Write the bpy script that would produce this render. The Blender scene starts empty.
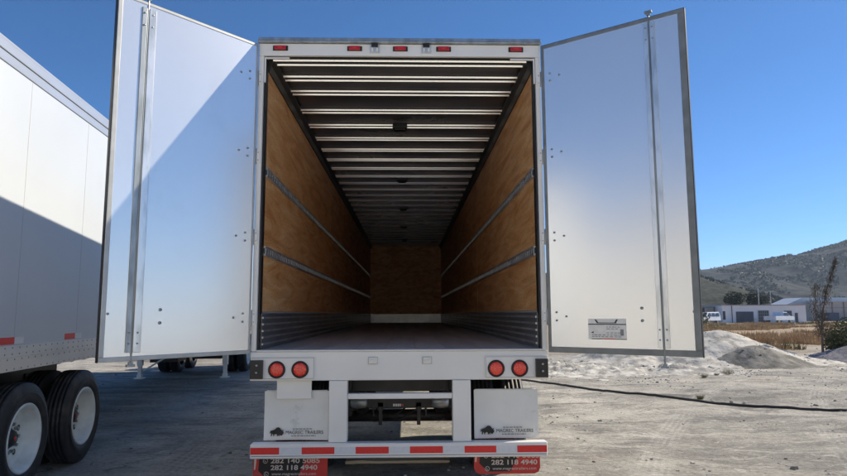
import bpy, math, random
from mathutils import Vector, Matrix, noise
random.seed(7)
PI = math.pi
sc = bpy.context.scene
col = sc.collection

# ------------------------------------------------------------------ camera
CX, CY, CZ = 0.0675, -5.5507, 1.5927
YAW, PITCH, ROLL = -0.0253, 0.1199, -0.0038
fw = Vector((-math.sin(YAW)*math.cos(PITCH), math.cos(YAW)*math.cos(PITCH), math.sin(PITCH)))
r0 = Vector((math.cos(YAW), math.sin(YAW), 0)); u0 = r0.cross(fw)
cr, sr = math.cos(ROLL), math.sin(ROLL)
rt = r0*cr + u0*sr; up = -r0*sr + u0*cr
cam_d = bpy.data.cameras.new('camera'); cam = bpy.data.objects.new('camera', cam_d); col.objects.link(cam)
cam.matrix_world = Matrix(((rt.x, up.x, -fw.x, CX), (rt.y, up.y, -fw.y, CY), (rt.z, up.z, -fw.z, CZ), (0, 0, 0, 1)))
cam_d.sensor_width = 36.0; cam_d.lens = 36.0*627.4/847.0
cam_d.clip_start = 0.05; cam_d.clip_end = 8000
sc.camera = cam

# ------------------------------------------------------------------ light
SUN = Vector((1.30, 0.508, 1.0)).normalized()
ELEV = math.asin(SUN.z); AZ = math.atan2(SUN.x, SUN.y)
w = bpy.data.worlds.new('World'); sc.world = w; w.use_nodes = True
nt = w.node_tree; nt.nodes.clear()
sky = nt.nodes.new('ShaderNodeTexSky'); sky.sky_type = 'NISHITA'; sky.sun_disc = False
sky.sun_elevation = ELEV; sky.sun_rotation = AZ; sky.altitude = 4500; sky.air_density = 1.0; sky.dust_density = 2.2; sky.ozone_density = 6.0
bg = nt.nodes.new('ShaderNodeBackground'); bg.inputs['Strength'].default_value = 0.052
wo = nt.nodes.new('ShaderNodeOutputWorld')
hs = nt.nodes.new('ShaderNodeHueSaturation'); hs.inputs['Saturation'].default_value = 1.16; nt.links.new(sky.outputs[0], hs.inputs['Color']); nt.links.new(hs.outputs[0], bg.inputs['Color']); nt.links.new(bg.outputs[0], wo.inputs['Surface'])
sl = bpy.data.lights.new('sun', 'SUN'); sl.energy = 2.0; sl.angle = math.radians(0.5); sl.color = (1.0, 0.91, 0.77)
so = bpy.data.objects.new('sun', sl); col.objects.link(so); so.location = SUN*60
so.rotation_euler = SUN.to_track_quat('Z', 'Y').to_euler()
sc.view_settings.view_transform = 'Standard'; sc.view_settings.look = 'None'
sc.view_settings.gamma = 1.0; sc.view_settings.exposure = 1.8
sc.view_settings.use_white_balance = True; sc.view_settings.white_balance_temperature = 6950; sc.view_settings.white_balance_tint = 8
sc.render.engine = 'CYCLES'
sc.cycles.max_bounces = 14; sc.cycles.diffuse_bounces = 10; sc.cycles.glossy_bounces = 6
sc.cycles.use_denoising = True

# ------------------------------------------------------------------ materials
def mat(name, c, rough=0.5, metal=0.0, c2=None, scale=3.0, stretch=(1, 1, 1), lo=0.35, hi=0.65, bump=0.0, bscale=40.0, rvar=0.0, spec=0.5, coat=0.0, dirt=None, dscale=1.5, dlo=.58, dhi=.8, bdet=6):
    m = bpy.data.materials.new(name); m.use_nodes = True
    n = m.node_tree.nodes; l = m.node_tree.links; b = n['Principled BSDF']
    b.inputs['Base Color'].default_value = (*c, 1); b.inputs['Roughness'].default_value = rough
    b.inputs['Metallic'].default_value = metal; b.inputs['Specular IOR Level'].default_value = spec
    b.inputs['Coat Weight'].default_value = coat; b.inputs['Coat Roughness'].default_value = 0.15
    tc = n.new('ShaderNodeTexCoord'); mp = n.new('ShaderNodeMapping'); mp.inputs['Scale'].default_value = stretch
    l.new(tc.outputs['Object'], mp.inputs['Vector'])
    out = None
    if c2 is None: c2 = tuple(x*0.86 for x in c)
    nz = n.new('ShaderNodeTexNoise'); nz.inputs['Scale'].default_value = scale; nz.inputs['Detail'].default_value = 8
    l.new(mp.outputs[0], nz.inputs['Vector'])
    rp = n.new('ShaderNodeValToRGB'); rp.color_ramp.elements[0].position = lo; rp.color_ramp.elements[1].position = hi
    rp.color_ramp.elements[0].color = (*c, 1); rp.color_ramp.elements[1].color = (*c2, 1)
    l.new(nz.outputs['Fac'], rp.inputs['Fac']); out = rp.outputs['Color']
    if dirt:
        dz = n.new('ShaderNodeTexNoise'); dz.inputs['Scale'].default_value = dscale; dz.inputs['Detail'].default_value = 10; dz.inputs['Roughness'].default_value = .7
        l.new(tc.outputs['Object'], dz.inputs['Vector'])
        dr = n.new('ShaderNodeMapRange'); dr.inputs['From Min'].default_value = dlo; dr.inputs['From Max'].default_value = dhi
        l.new(dz.outputs['Fac'], dr.inputs['Value'])
        mx = n.new('ShaderNodeMixRGB'); mx.inputs['Color2'].default_value = (*dirt, 1)
        l.new(dr.outputs[0], mx.inputs['Fac']); l.new(out, mx.inputs['Color1']); out = mx.outputs[0]
    l.new(out, b.inputs['Base Color'])
    if rvar:
        rr = n.new('ShaderNodeMapRange'); rr.inputs['To Min'].default_value = max(0, rough-rvar); rr.inputs['To Max'].default_value = rough+rvar
        l.new(nz.outputs['Fac'], rr.inputs['Value']); l.new(rr.outputs[0], b.inputs['Roughness'])
    if bump:
        bz = n.new('ShaderNodeTexNoise'); bz.inputs['Scale'].default_value = bscale; bz.inputs['Detail'].default_value = bdet
        l.new(mp.outputs[0], bz.inputs['Vector'])
        bp = n.new('ShaderNodeBump'); bp.inputs['Strength'].default_value = bump; bp.inputs['Distance'].default_value = 0.02
        l.new(bz.outputs['Fac'], bp.inputs['Height']); l.new(bp.outputs[0], b.inputs['Normal'])
    return m

M = {}
M['frame'] = mat('white_enamel', (.86, .85, .81), .35, c2=(.80, .79, .75), scale=2, rvar=.08, dirt=(.56, .54, .50), dlo=.62, dhi=1.0)
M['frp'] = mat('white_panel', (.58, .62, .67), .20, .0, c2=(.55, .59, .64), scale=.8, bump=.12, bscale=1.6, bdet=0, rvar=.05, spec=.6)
M['door'] = mat('glossy_door_skin', (.90, .89, .86), .24, .68, c2=(.87, .86, .83), scale=.8, bump=.08, bscale=1.1, bdet=0, dirt=(.80, .78, .73), dscale=1.0)
M['doortrim'] = mat('aluminium_edge', (.50, .51, .50), .45, .5, c2=(.42, .43, .42), scale=8)
M['darktrim'] = mat('grey_edge', (.26, .27, .26), .5, .4, c2=(.20, .21, .20), scale=8)
M['strip'] = mat('strip_paint', (.84, .84, .82), .28, .65, c2=(.50, .52, .50), scale=14, stretch=(1, 1, .25), lo=.45, hi=.75)
M['galv'] = mat('galvanised_steel', (.46, .49, .50), .4, .7, c2=(.28, .31, .32), scale=14, stretch=(1, 1, .3), rvar=.1)
M['rodsteel'] = mat('rod_steel', (.22, .25, .27), .4, .6, c2=(.35, .38, .38), scale=9, stretch=(1, 1, .3))
M['alu'] = mat('extruded_aluminium', (.66, .68, .70), .35, .6, c2=(.56, .58, .60), scale=5, stretch=(1, .3, 1), rvar=.1)
M['rubber'] = mat('black_rubber', (.022, .022, .024), .6, c2=(.035, .034, .034), scale=9)
M['seal'] = mat('black_seal', (.015, .015, .016), .5)
M['tyre'] = mat('tyre_rubber', (.020, .021, .023), .55, c2=(.032, .032, .034), scale=12, bump=.1, bscale=60, dirt=(.13, .12, .11), dscale=3, dlo=.52, dhi=.9)
M['rim'] = mat('white_rim_paint', (.84, .87, .84), .4, c2=(.66, .69, .66), scale=7, dirt=(.45, .42, .38), dscale=7, dlo=.6, dhi=.9)
M['chassis'] = mat('black_chassis_paint', (.018, .019, .022), .45, c2=(.03, .03, .03), scale=6, dirt=(.05, .047, .044), dscale=3)
M['plaque'] = mat('brushed_plate', (.70, .70, .69), .35, .45, c2=(.62, .62, .61), scale=20)
M['tail'] = mat('red_lens', (.90, .035, .02), .22, c2=(.95, .10, .05), scale=90, lo=.48, hi=.52, bump=.25, bscale=120, coat=.6)
M['marker'] = mat('dark_red_lens', (.45, .01, .01), .2, c2=(.6, .03, .02), scale=60, coat=.5)
M['redtape'] = mat('red_reflective_tape', (.74, .022, .022), .35, c2=(.80, .035, .03), scale=60)
M['whitetape'] = mat('white_reflective_tape', (.74, .76, .78), .35, c2=(.68, .70, .73), scale=50)
M['flap'] = mat('white_flap', (.82, .82, .78), .38, c2=(.74, .74, .70), scale=3, bump=.25, bscale=3, dirt=(.45, .44, .41), dscale=4, dlo=.62)
M['redflap'] = mat('red_flap', (.62, .04, .03), .45, c2=(.52, .035, .03), scale=6, dirt=(.25, .2, .18), dscale=6, dlo=.6)
M['blackprint'] = mat('black_print', (.012, .012, .012), .5)
M['whiteprint'] = mat('pale_print', (.68, .55, .50), .5, c2=(.62, .58, .55))
M['greyprint'] = mat('grey_print', (.30, .31, .31), .5)
M['bow'] = mat('roof_bow_steel', (.96, .96, .93), .22, .95, c2=(.90, .90, .87), scale=4, stretch=(.5, 1, 1), rvar=.1)
M['roofskin'] = mat('roof_sheet', (.16, .15, .145), .30, .6, c2=(.12, .115, .13), scale=1.2, rvar=.1)
M['darkrail'] = mat('dark_roof_rail', (.045, .043, .042), .5, .2)
M['floor'] = mat('trailer_floor', (.64, .61, .57), .5, c2=(.52, .50, .465), scale=1.2, stretch=(6, .5, 1), bump=.1, bscale=20, dirt=(.36, .34, .32), dscale=1.2)
M['scuff'] = mat('scuff_steel', (.34, .36, .38), .32, .6, c2=(.22, .24, .26), scale=6, stretch=(1, .3, 1))
M['track'] = mat('cargo_track_steel', (.74, .75, .75), .35, .7, c2=(.55, .56, .56), scale=10, stretch=(1, .5, 1))
M['lampblack'] = mat('black_lamp', (.012, .012, .014), .4)

def plywood():
    m = bpy.data.materials.new('plywood'); m.use_nodes = True
    n = m.node_tree.nodes; l = m.node_tree.links; b = n['Principled BSDF']; b.inputs['Roughness'].default_value = .5
    tc = n.new('ShaderNodeTexCoord')
    def nz(scale, st, detail=8, dist=0.0):
        mp = n.new('ShaderNodeMapping'); mp.inputs['Scale'].default_value = st
        x = n.new('ShaderNodeTexNoise'); x.inputs['Scale'].default_value = scale; x.inputs['Detail'].default_value = detail; x.inputs['Distortion'].default_value = dist
        l.new(tc.outputs['Object'], mp.inputs['Vector']); l.new(mp.outputs[0], x.inputs['Vector']); return x
    g = nz(2.2, (1, .35, 2.4), 10, 2.2)
    rp = n.new('ShaderNodeValToRGB'); e = rp.color_ramp.elements
    e[0].position = .30; e[0].color = (.62, .25, .075, 1); e[1].position = .70; e[1].color = (.90, .56, .27, 1)
    x = rp.color_ramp.elements.new(.5); x.color = (.80, .42, .165, 1)
    l.new(g.outputs['Fac'], rp.inputs['Fac'])
    k = nz(22, (1, 1, 2.5), 6, .6); mr = n.new('ShaderNodeMapRange'); mr.inputs['From Min'].default_value = .35; mr.inputs['From Max'].default_value = .7; mr.inputs['To Min'].default_value = 1.08; mr.inputs['To Max'].default_value = .82
    l.new(k.outputs['Fac'], mr.inputs['Value'])
    mu = n.new('ShaderNodeMixRGB'); mu.blend_type = 'MULTIPLY'; mu.inputs['Fac'].default_value = 1
    l.new(rp.outputs[0], mu.inputs['Color1']); l.new(mr.outputs[0], mu.inputs['Color2'])
    sc_ = nz(5, (1, .25, 5), 10, .3); ms = n.new('ShaderNodeMapRange'); ms.inputs['From Min'].default_value = .60; ms.inputs['From Max'].default_value = .72; ms.inputs['To Max'].default_value = .55
    l.new(sc_.outputs['Fac'], ms.inputs['Value'])
    m3 = n.new('ShaderNodeMixRGB'); m3.inputs['Color2'].default_value = (.45, .26, .15, 1)
    l.new(ms.outputs[0], m3.inputs['Fac']); l.new(mu.outputs[0], m3.inputs['Color1'])
    l.new(m3.outputs[0], b.inputs['Base Color'])
    return m
M['ply'] = plywood()

# ------------------------------------------------------------------ mesh builder
class MB:
    def __init__(s): s.v = []; s.f = []; s.m = []; s.sm = []
    def add(s, vs, fs, m=0, smooth=False, T=None):
        o = len(s.v)
        s.v += [tuple(T(Vector(p))) if T else tuple(p) for p in vs]
        for f in fs: s.f.append([i+o for i in f]); s.m.append(m); s.sm.append(smooth)
        return s
    def box(s, x0, x1, y0, y1, z0, z1, m=0, T=None):
        vs = [(x0, y0, z0), (x1, y0, z0), (x1, y1, z0), (x0, y1, z0), (x0, y0, z1), (x1, y0, z1), (x1, y1, z1), (x0, y1, z1)]
        return s.add(vs, [(0, 3, 2, 1), (4, 5, 6, 7), (0, 1, 5, 4), (1, 2, 6, 5), (2, 3, 7, 6), (3, 0, 4, 7)], m, False, T)
    def tube(s, pts, r, n=8, m=0, T=None, cap=True):
        pts = [Vector(p) for p in pts]; rings = []; N = len(pts)
        rr = r if isinstance(r, (list, tuple)) else [r]*N
        vs = []
        ref = Vector((0, 0, 1))
        for i, p in enumerate(pts):
            t = (pts[min(i+1, N-1)]-pts[max(i-1, 0)]).normalized()
            a = ref if abs(t.dot(ref)) < .95 else Vector((1, 0, 0))
            x = t.cross(a).normalized(); y = x.cross(t)
            for k in range(n):
                c = 2*PI*k/n; vs.append(p+(x*math.cos(c)+y*math.sin(c))*rr[i])
        fs = [(i*n+k, i*n+(k+1) % n, (i+1)*n+(k+1) % n, (i+1)*n+k) for i in range(N-1) for k in range(n)]
        if cap: fs += [tuple(range(n-1, -1, -1)), tuple((N-1)*n+k for k in range(n))]
        return s.add(vs, fs, m, True, T)
    def prism(s, poly, y0, y1, m=0, T=None):   # polygon in xz, thickness along y
        n = len(poly); vs = [(a, y0, b) for a, b in poly]+[(a, y1, b) for a, b in poly]
        fs = [tuple(range(n)), tuple(range(2*n-1, n-1, -1))]+[(i, i+n, (i+1) % n+n, (i+1) % n) for i in range(n)]
        return s.add(vs, fs, m, False, T)
    def lathe(s, prof, c, n=48, m=0, smooth=True, T=None):   # prof (x, r) round an axis along x through c
        vs = [(c[0]+x, c[1]+r*math.cos(2*PI*k/n), c[2]+r*math.sin(2*PI*k/n)) for x, r in prof for k in range(n)]
        fs = [(i*n+k, i*n+(k+1) % n, (i+1)*n+(k+1) % n, (i+1)*n+k) for i in range(len(prof)-1) for k in range(n)]
        return s.add(vs, fs, m, smooth, T)
    def disc(s, c, r, depth, m=0, n=24, T=None, m2=None):   # short cylinder, axis -y, front face at c.y-depth
        vs = [(c[0]+r*math.cos(2*PI*k/n), c[1], c[2]+r*math.sin(2*PI*k/n)) for k in range(n)]
        vs += [(c[0]+r*math.cos(2*PI*k/n), c[1]-depth, c[2]+r*math.sin(2*PI*k/n)) for k in range(n)]
        s.add(vs, [tuple(n+k for k in range(n))]+[(k, (k+1) % n, n+(k+1) % n, n+k) for k in range(n)], m, False, T)
        return s
    def build(s, name, mats, parent=None, bevel=0.0, seg=2):
        me = bpy.data.meshes.new(name); me.from_pydata(s.v, [], s.f); me.update()
        for x in (mats if isinstance(mats, (list, tuple)) else [mats]): me.materials.append(x)
        me.polygons.foreach_set('material_index', s.m); me.polygons.foreach_set('use_smooth', s.sm)
        o = bpy.data.objects.new(name, me); col.objects.link(o)
        if parent: o.parent = parent
        if bevel:
            b = o.modifiers.new('bevel', 'BEVEL'); b.width = bevel; b.segments = seg; b.limit_method = 'ANGLE'; b.harden_normals = False
        return o

def tag(o, label=None, cat=None, group=None, kind=None):
    if label: o['label'] = label
    if cat: o['category'] = cat
    if group: o['group'] = group
    if kind: o['kind'] = kind
    return o
def empty(name, loc, rz=0, label=None, cat=None, group=None):
    o = bpy.data.objects.new(name, None); col.objects.link(o); o.location = loc; o.rotation_euler = (0, 0, rz); o.empty_display_size = .2
    return tag(o, label, cat, group)

def text_into(mb, s, size, T, m=0, width=None, bold=0.0):
    """letters as flat polygons; T maps (x right, z up) in metres -> point"""
    cu = bpy.data.curves.new('letters', 'FONT'); cu.body = s; cu.size = size; cu.offset = bold
    o = bpy.data.objects.new('letters', cu); col.objects.link(o)
    dg = bpy.context.evaluated_depsgraph_get(); me = bpy.data.meshes.new_from_object(o.evaluated_get(dg))
    xs = [v.co.x for v in me.vertices]; x0, x1 = min(xs), max(xs); k = (width/(x1-x0)) if width else 1
    mb.add([((v.co.x-x0)*k, 0, v.co.y) for v in me.vertices], [tuple(p.vertices) for p in me.polygons], m, False, T)
    bpy.data.objects.remove(o); bpy.data.curves.remove(cu); bpy.data.meshes.remove(me)

# ------------------------------------------------------------------ wheels
def wheel(parent, x, y, side, r=.505, w_=.26, outer=True, rimr=.30, hubm=None):
    """x: outer face of the tyre; side +1 faces +x"""
    hw = w_
    S = lambda a: side*a   # a measured from the outer face outwards
    p = [(-w_*.5, rimr-.02), (-.03, rimr+.0), (-.010, rimr+.012), (0, rimr+.05), (0, r-.13), (-.008, r-.06), (-.025, r-.02)]
    tread = [(-.035, r-.004)]
    for g in (.065, .105, .150, .190):
        tread += [(-g+.006, r), (-g+.004, r-.014), (-g-.004, r-.014), (-g-.006, r)]
    prof = p+tread+[(-w_+.03, r-.004), (-w_+.02, r-.03), (-w_, r-.12), (-w_, rimr+.03), (-w_+.02, rimr)]
    mb = MB(); mb.lathe([(S(a), b) for a, b in prof], (x, y, r), 64, 0)
    for a, rad in ((.0005, r-.10), (.0005, rimr+.075)):      # raised rings on the sidewall
        mb.lathe([(S(a), rad-.004), (S(a+.003), rad), (S(a), rad+.004)], (x, y, r), 64, 0)
    t = mb.build('wheel', M['tyre'], parent)
    if outer:
        rb = MB()
        rp = [(-.028, rimr+.004), (-.008, rimr+.008), (-.003, rimr-.004), (-.012, rimr-.018), (-.035, rimr-.03), (-.12, rimr-.045), (-.145, rimr-.065), (-.155, rimr-.10), (-.150, .135), (-.150, .0)]
        rb.lathe([(S(a), b) for a, b in rp], (x, y, r), 56, 0)
        rim = rb.build('rim', M['rim'], t)
        hb = MB(); hb.lathe([(S(a), b) for a, b in ((-.152, .10), (-.14, .085), (-.12, .075), (-.095, .055), (-.092, .0))], (x, y, r), 28, 0)
        for k in range(10):
            a = 2*PI*k/10; cy, cz = y+.125*math.cos(a), r+.125*math.sin(a)
            hb.lathe([(S(-.15), .016), (S(-.115), .016), (S(-.115), .0)], (x, cy, cz), 6, 1, False)
        hb.lathe([(S(-.091), .020), (S(-.086), .018), (S(-.086), 0)], (x, y, r), 16, 2)
        for hx in range(5):       # hand holes in the disc
            a = 2*PI*(hx+.3)/5
            hb.lathe([(S(-.149), .028), (S(-.1485), .0)], (x, y+.18*math.cos(a), r+.18*math.sin(a)), 14, 3, False)
        hb.build('hub', [hubm or M['chassis'], M['galv'], M['marker'], M['seal']], t)
    return t

# ------------------------------------------------------------------ OUR TRAILER
W = 1.295; ZT = 4.11; ZF = 1.285; L = 16.45
tr = empty('box_trailer', (0, 0, 0), 0, 'white box trailer seen from behind, both rear doors swung open, plywood-lined and empty', 'trailer')
# side walls, exterior
for s in (-1, 1):
    mb = MB(); mb.box(*(sorted((s*(W-.005), s*(W-.050)))), .13, L, 1.18, 4.02)
    for k in range(1, 13):
        y = .13+k*1.25
        mb.box(*(sorted((s*(W-.006), s*(W-.001)))), y-.02, y+.02, 1.32, 3.95)
    sw = mb.build('side_wall', M['frp'], tr)
    mb = MB(); mb.box(*(sorted((s*(W-.06), s*(W+.002)))), .13, L, 1.02, 1.178); mb.build('bottom_rail', M['alu'], sw)
    mb = MB(); mb.box(*(sorted((s*(W-.06), s*(W+.002)))), .13, L, 4.022, 4.10); mb.build('top_rail', M['alu'], sw)
    # plywood lining in sheets with open joints
    mb = MB(); y = .10; k = 0
    while y < L-.05:
        y2 = min(y+2.44, L-.03); mb.box(*(sorted((s*(1.236+.0015*(k % 2)), s*1.242))), y+.004, y2-.004, 1.62, 3.90)
        yy = y+.03
        while yy < y2:
            for z in (1.66, 1.95, 2.40, 2.66, 3.12, 3.40, 3.68, 3.80):
                mb.box(*(sorted((s*1.2355, s*1.2375))), yy-.005, yy+.005, z-.005, z+.005, 1)
            yy += .597
        y = y2; k += 1
    mb.build('plywood_lining', [M['ply'], M['rodsteel']], sw)
    for z in (2.16, 2.885):
        mb = MB(); xa, xb = 1.234, 1.216
        mb.box(*(sorted((s*xa, s*xb))), .12, L-.03, z-.044, z-.026, 0)
        mb.box(*(sorted((s*xa, s*xb))), .12, L-.03, z+.026, z+.044, 0)
        mb.box(*(sorted((s*xa, s*(xa-.003)))), .12, L-.03, z-.026, z+.026, 1)
        yy = .16
        while yy < L-.1:
            mb.box(*(sorted((s*(xa-.004), s*(xb+.004)))), yy, yy+.045, z-.026, z+.026, 0); yy += .10
        mb.build('cargo_track', [M['track'], M['seal']], sw)
    mb = MB()
    mb.box(*(sorted((s*1.236, s*1.226))), .10, L-.03, ZF+.002, 1.60)
    for i in range(5):
        z = ZF+.035+i*.058
        mb.box(*(sorted((s*1.226, s*1.212))), .10, L-.03, z, z+.018, 1)
    mb.build('scuff_plate', [M['scuff'], M['track']], sw)
    mb = MB(); mb.prism([(s*1.236, 3.84), (s*1.236, 3.955), (s*1.165, 3.955), (s*1.17, 3.935), (s*1.205, 3.90), (s*1.222, 3.84)], .12, L-.03)
    mb.build('ceiling_rail', M['darkrail'], sw)
# floor
mb = MB()
for i in range(9):
    x0 = -1.235+i*2.47/9; mb.box(x0+.002, x0+2.47/9-.002, .04, L-.04, ZF-.03, ZF-.001*(i % 2))
mb.box(-1.235, 1.235, .13, L-.04, ZF-.12, ZF-.034)
fl = mb.build('cargo_floor', M['floor'], tr)
mb = MB()
for i in range(52):
    y = .35+i*.305; mb.box(-1.23, 1.23, y, y+.05, 1.03, ZF-.125)
mb.build('cross_members', M['chassis'], fl)
# roof
mb = MB(); mb.box(-W, W, .13, L, 4.10, 4.108); mb.box(-1.235, 1.235, .1, L, 3.985, 3.99)
rf = mb.build('roof', [M['roofskin']], tr)
ys = [.10, .50, .91, 1.53]
while ys[-1] < L-.7: ys.append(ys[-1]+(.58 if len(ys) < 14 else .61))
for y in ys:
    mb = MB()
    for dy in (0, .105):
        mb.add([(-1.185, y+dy-.012, 3.948), (1.185, y+dy-.012, 3.948), (1.185, y+dy-.006, 3.933), (-1.185, y+dy-.006, 3.933), (-1.185, y+dy+.008, 3.933), (1.185, y+dy+.008, 3.933), (1.185, y+dy+.016, 3.948), (-1.185, y+dy+.016, 3.948)], [(3, 2, 1, 0), (4, 5, 2, 3), (7, 6, 5, 4), (0, 1, 6, 7), (0, 7, 4, 3), (1, 2, 5, 6)], 0)
        mb.box(-1.185, 1.185, y+dy-.003, y+dy+.003, 3.945, 3.985, 1)
    mb.box(-1.185, 1.185, y+.004, y+.101, 3.968, 3.974, 1)
    mb.build('roof_bow', [M['bow'], M['roofskin']], rf)
for y in (2.02, 5.12, 8.1, 11.1, 14.1):
    mb = MB(); mb.box(-.12, .06, y, y+.17, 3.885, 3.95); mb.box(-.10, .04, y+.02, y+.14, 3.865, 3.885)
    mb.build('dome_light', M['lampblack'], rf, .012)
# front wall
mb = MB(); mb.box(-W, W, L, L+.05, 1.03, 4.10)
fwall = mb.build('front_wall', M['frp'], tr)
mb = MB()
for i in range(2): mb.box(-1.235+i*1.236, -1.235+i*1.236+1.233, L-.02, L-.002, 1.50, 3.98)
mb.build('plywood_lining', M['ply'], fwall)
mb = MB(); mb.box(-1.21, 1.21, L-.05, L-.022, ZF, 1.58)
for i in range(3): mb.box(-1.21, 1.21, L-.065, L-.05, ZF+.04+i*.09, ZF+.09+i*.09)
mb.build('kick_plate', M['alu'], fwall)
# rear frame
mb = MB()
for s in (-1, 1):
    mb.box(*(sorted((s*W, s*1.250))), 0, .125, 1.272, 3.95)
    mb.box(*(sorted((s*1.2495, s*1.232))), .03, .125, 1.272, 3.948, 1)
mb.box(-W, W, 0, .125, 3.951, 4.065)
rfm = mb.build('rear_frame', [M['frame'], M['seal']], tr, .006)
mb = MB(); mb.box(-W-.012, W+.012, -.035, .14, 4.067, 4.082); mb.box(-W-.008, W+.008, -.018, .14, 4.083, 4.118)
mb.build('rain_gutter', M['galv'], rfm, .004)
for s in (-1, 1):
    mb = MB(); mb.box(*(sorted((s*1.245, s*1.02))), .012, .03, 3.925, 3.937); mb.box(*(sorted((s*1.245, s*1.233))), .012, .028, 3.70, 3.925)
    mb.build('seal_strip', M['frame'], rfm)
mb = MB(); mb.box(-1.23, 1.23, .031, .13, 3.948, 3.975); mb.build('header_seal', M['seal'], rfm)
for x in (-1.10, -.42, 0, .40, 1.07):
    mb = MB(); mb.box(x-.068, x+.068, -.010, 0, 3.995, 4.040, 1); mb.box(x-.052, x+.052, -.028, -.010, 4.0, 4.035, 0)
    mb.box(x-.02, x+.02, -.030, -.028, 4.012, 4.024, 2)
    mb.build('marker_light', [M['marker'], M['seal'], M['redtape']], rfm, .005)
for x in (-.235, .24):
    mb = MB(); mb.box(x-.045, x+.045, -.012, 0, 3.975, 4.055, 0); mb.box(x-.03, x+.03, -.03, -.012, 4.030, 4.06, 1)
    for a in (-.022, .022): mb.box(x+a-.008, x+a+.008, -.026, -.012, 3.985, 4.02, 2)
    mb.build('door_catch', [M['plaque'], M['seal'], M['frame']], rfm, .002)
for s in (-1, 1):
    for z in (3.73, 3.0, 2.27, 1.56):
        mb = MB(); mb.box(*(sorted((s*1.288, s*1.262))), -.012, 0, z-.06, z+.06)
        mb.tube([(s*(W+.006), -.012, z-.07), (s*(W+.006), -.012, z+.07)], .013, 10, 1)
        mb.disc((s*1.275, -.012, z+.035), .006, .004, 1, 8); mb.disc((s*1.275, -.012, z-.035), .006, .004, 1, 8)
        mb.build('hinge', [M['frame'], M['galv']], rfm, .003)
# sill
mb = MB(); mb.box(-W, W, 0, .13, 1.022, 1.268); mb.box(-1.25, 1.25, -.012, .04, 1.2695, 1.284)
sill = mb.build('rear_sill', M['frame'], tr, .006)
for x in (-.235, .235):
    mb = MB(); mb.box(x-.042, x+.042, -.008, 0, 1.158, 1.222, 0)
    mb.box(x-.034, x+.034, -.010, -.008, 1.165, 1.215, 1)
    mb.prism([(x-.022, 1.175), (x+.006, 1.182), (x+.028, 1.205), (x+.018, 1.21), (x-.006, 1.195), (x-.026, 1.20)], -.022, -.010, 2)
    mb.build('door_catch', [M['galv'], M['frame'], M['plaque']], sill, .002)
for s in (-1, 1):
    mb = MB()
    xa, xb = (-1.288, -.735) if s < 0 else (.735, 1.288)
    mb.box(xa, xb, -.016, 0, 1.034, 1.226, 0)
    lp = mb.build('light_panel', M['frame'], tr, .004)
    mb = MB()
    for a, b_, c, d in ((xa+.008, xb-.008, 1.216, 1.219), (xa+.008, xb-.008, 1.041, 1.044)): mb.box(a, b_, -.0175, -.016, c, d)
    mb.box(xb-.011 if s < 0 else xa+.008, xb-.008 if s < 0 else xa+.011, -.0175, -.016, 1.044, 1.216)
    mb.build('panel_groove', M['greyprint'], lp)
    for cx in ((-1.062, -.862) if s < 0 else (.835, 1.040)):
        mb = MB(); mb.lathe([(0, .074), (-.012, .073), (-.016, .066), (-.014, .058), (-.008, .057)], (0, 0, 0), 32, 0, True, lambda v, cx=cx: Vector((cx+v.y, -.016+v.x, 1.118+v.z)))
        mb.lathe([(-.008, .057), (-.014, .050), (-.018, .03), (-.019, 0)], (0, 0, 0), 32, 1, True, lambda v, cx=cx: Vector((cx+v.y, -.016+v.x, 1.118+v.z)))
        mb.build('tail_light', [M['seal'], M['tail']], lp)
    bx = (-1.284, -1.178) if s < 0 else (1.178, 1.284)
    mb = MB(); mb.box(bx[0], bx[1], -.050, -.016, 1.042, 1.200, 0)
    cx = (bx[0]+bx[1])/2
    for z in (1.155, 1.095):
        mb.tube([(cx, -.050, z), (cx, -.058, z)], .017, 14, 0); mb.disc((cx+.004, -.058, z+.002), .010, .003, 1, 12)
    mb.build('licence_lamp', [M['lampblack'], M['galv']], lp, .006)

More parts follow.
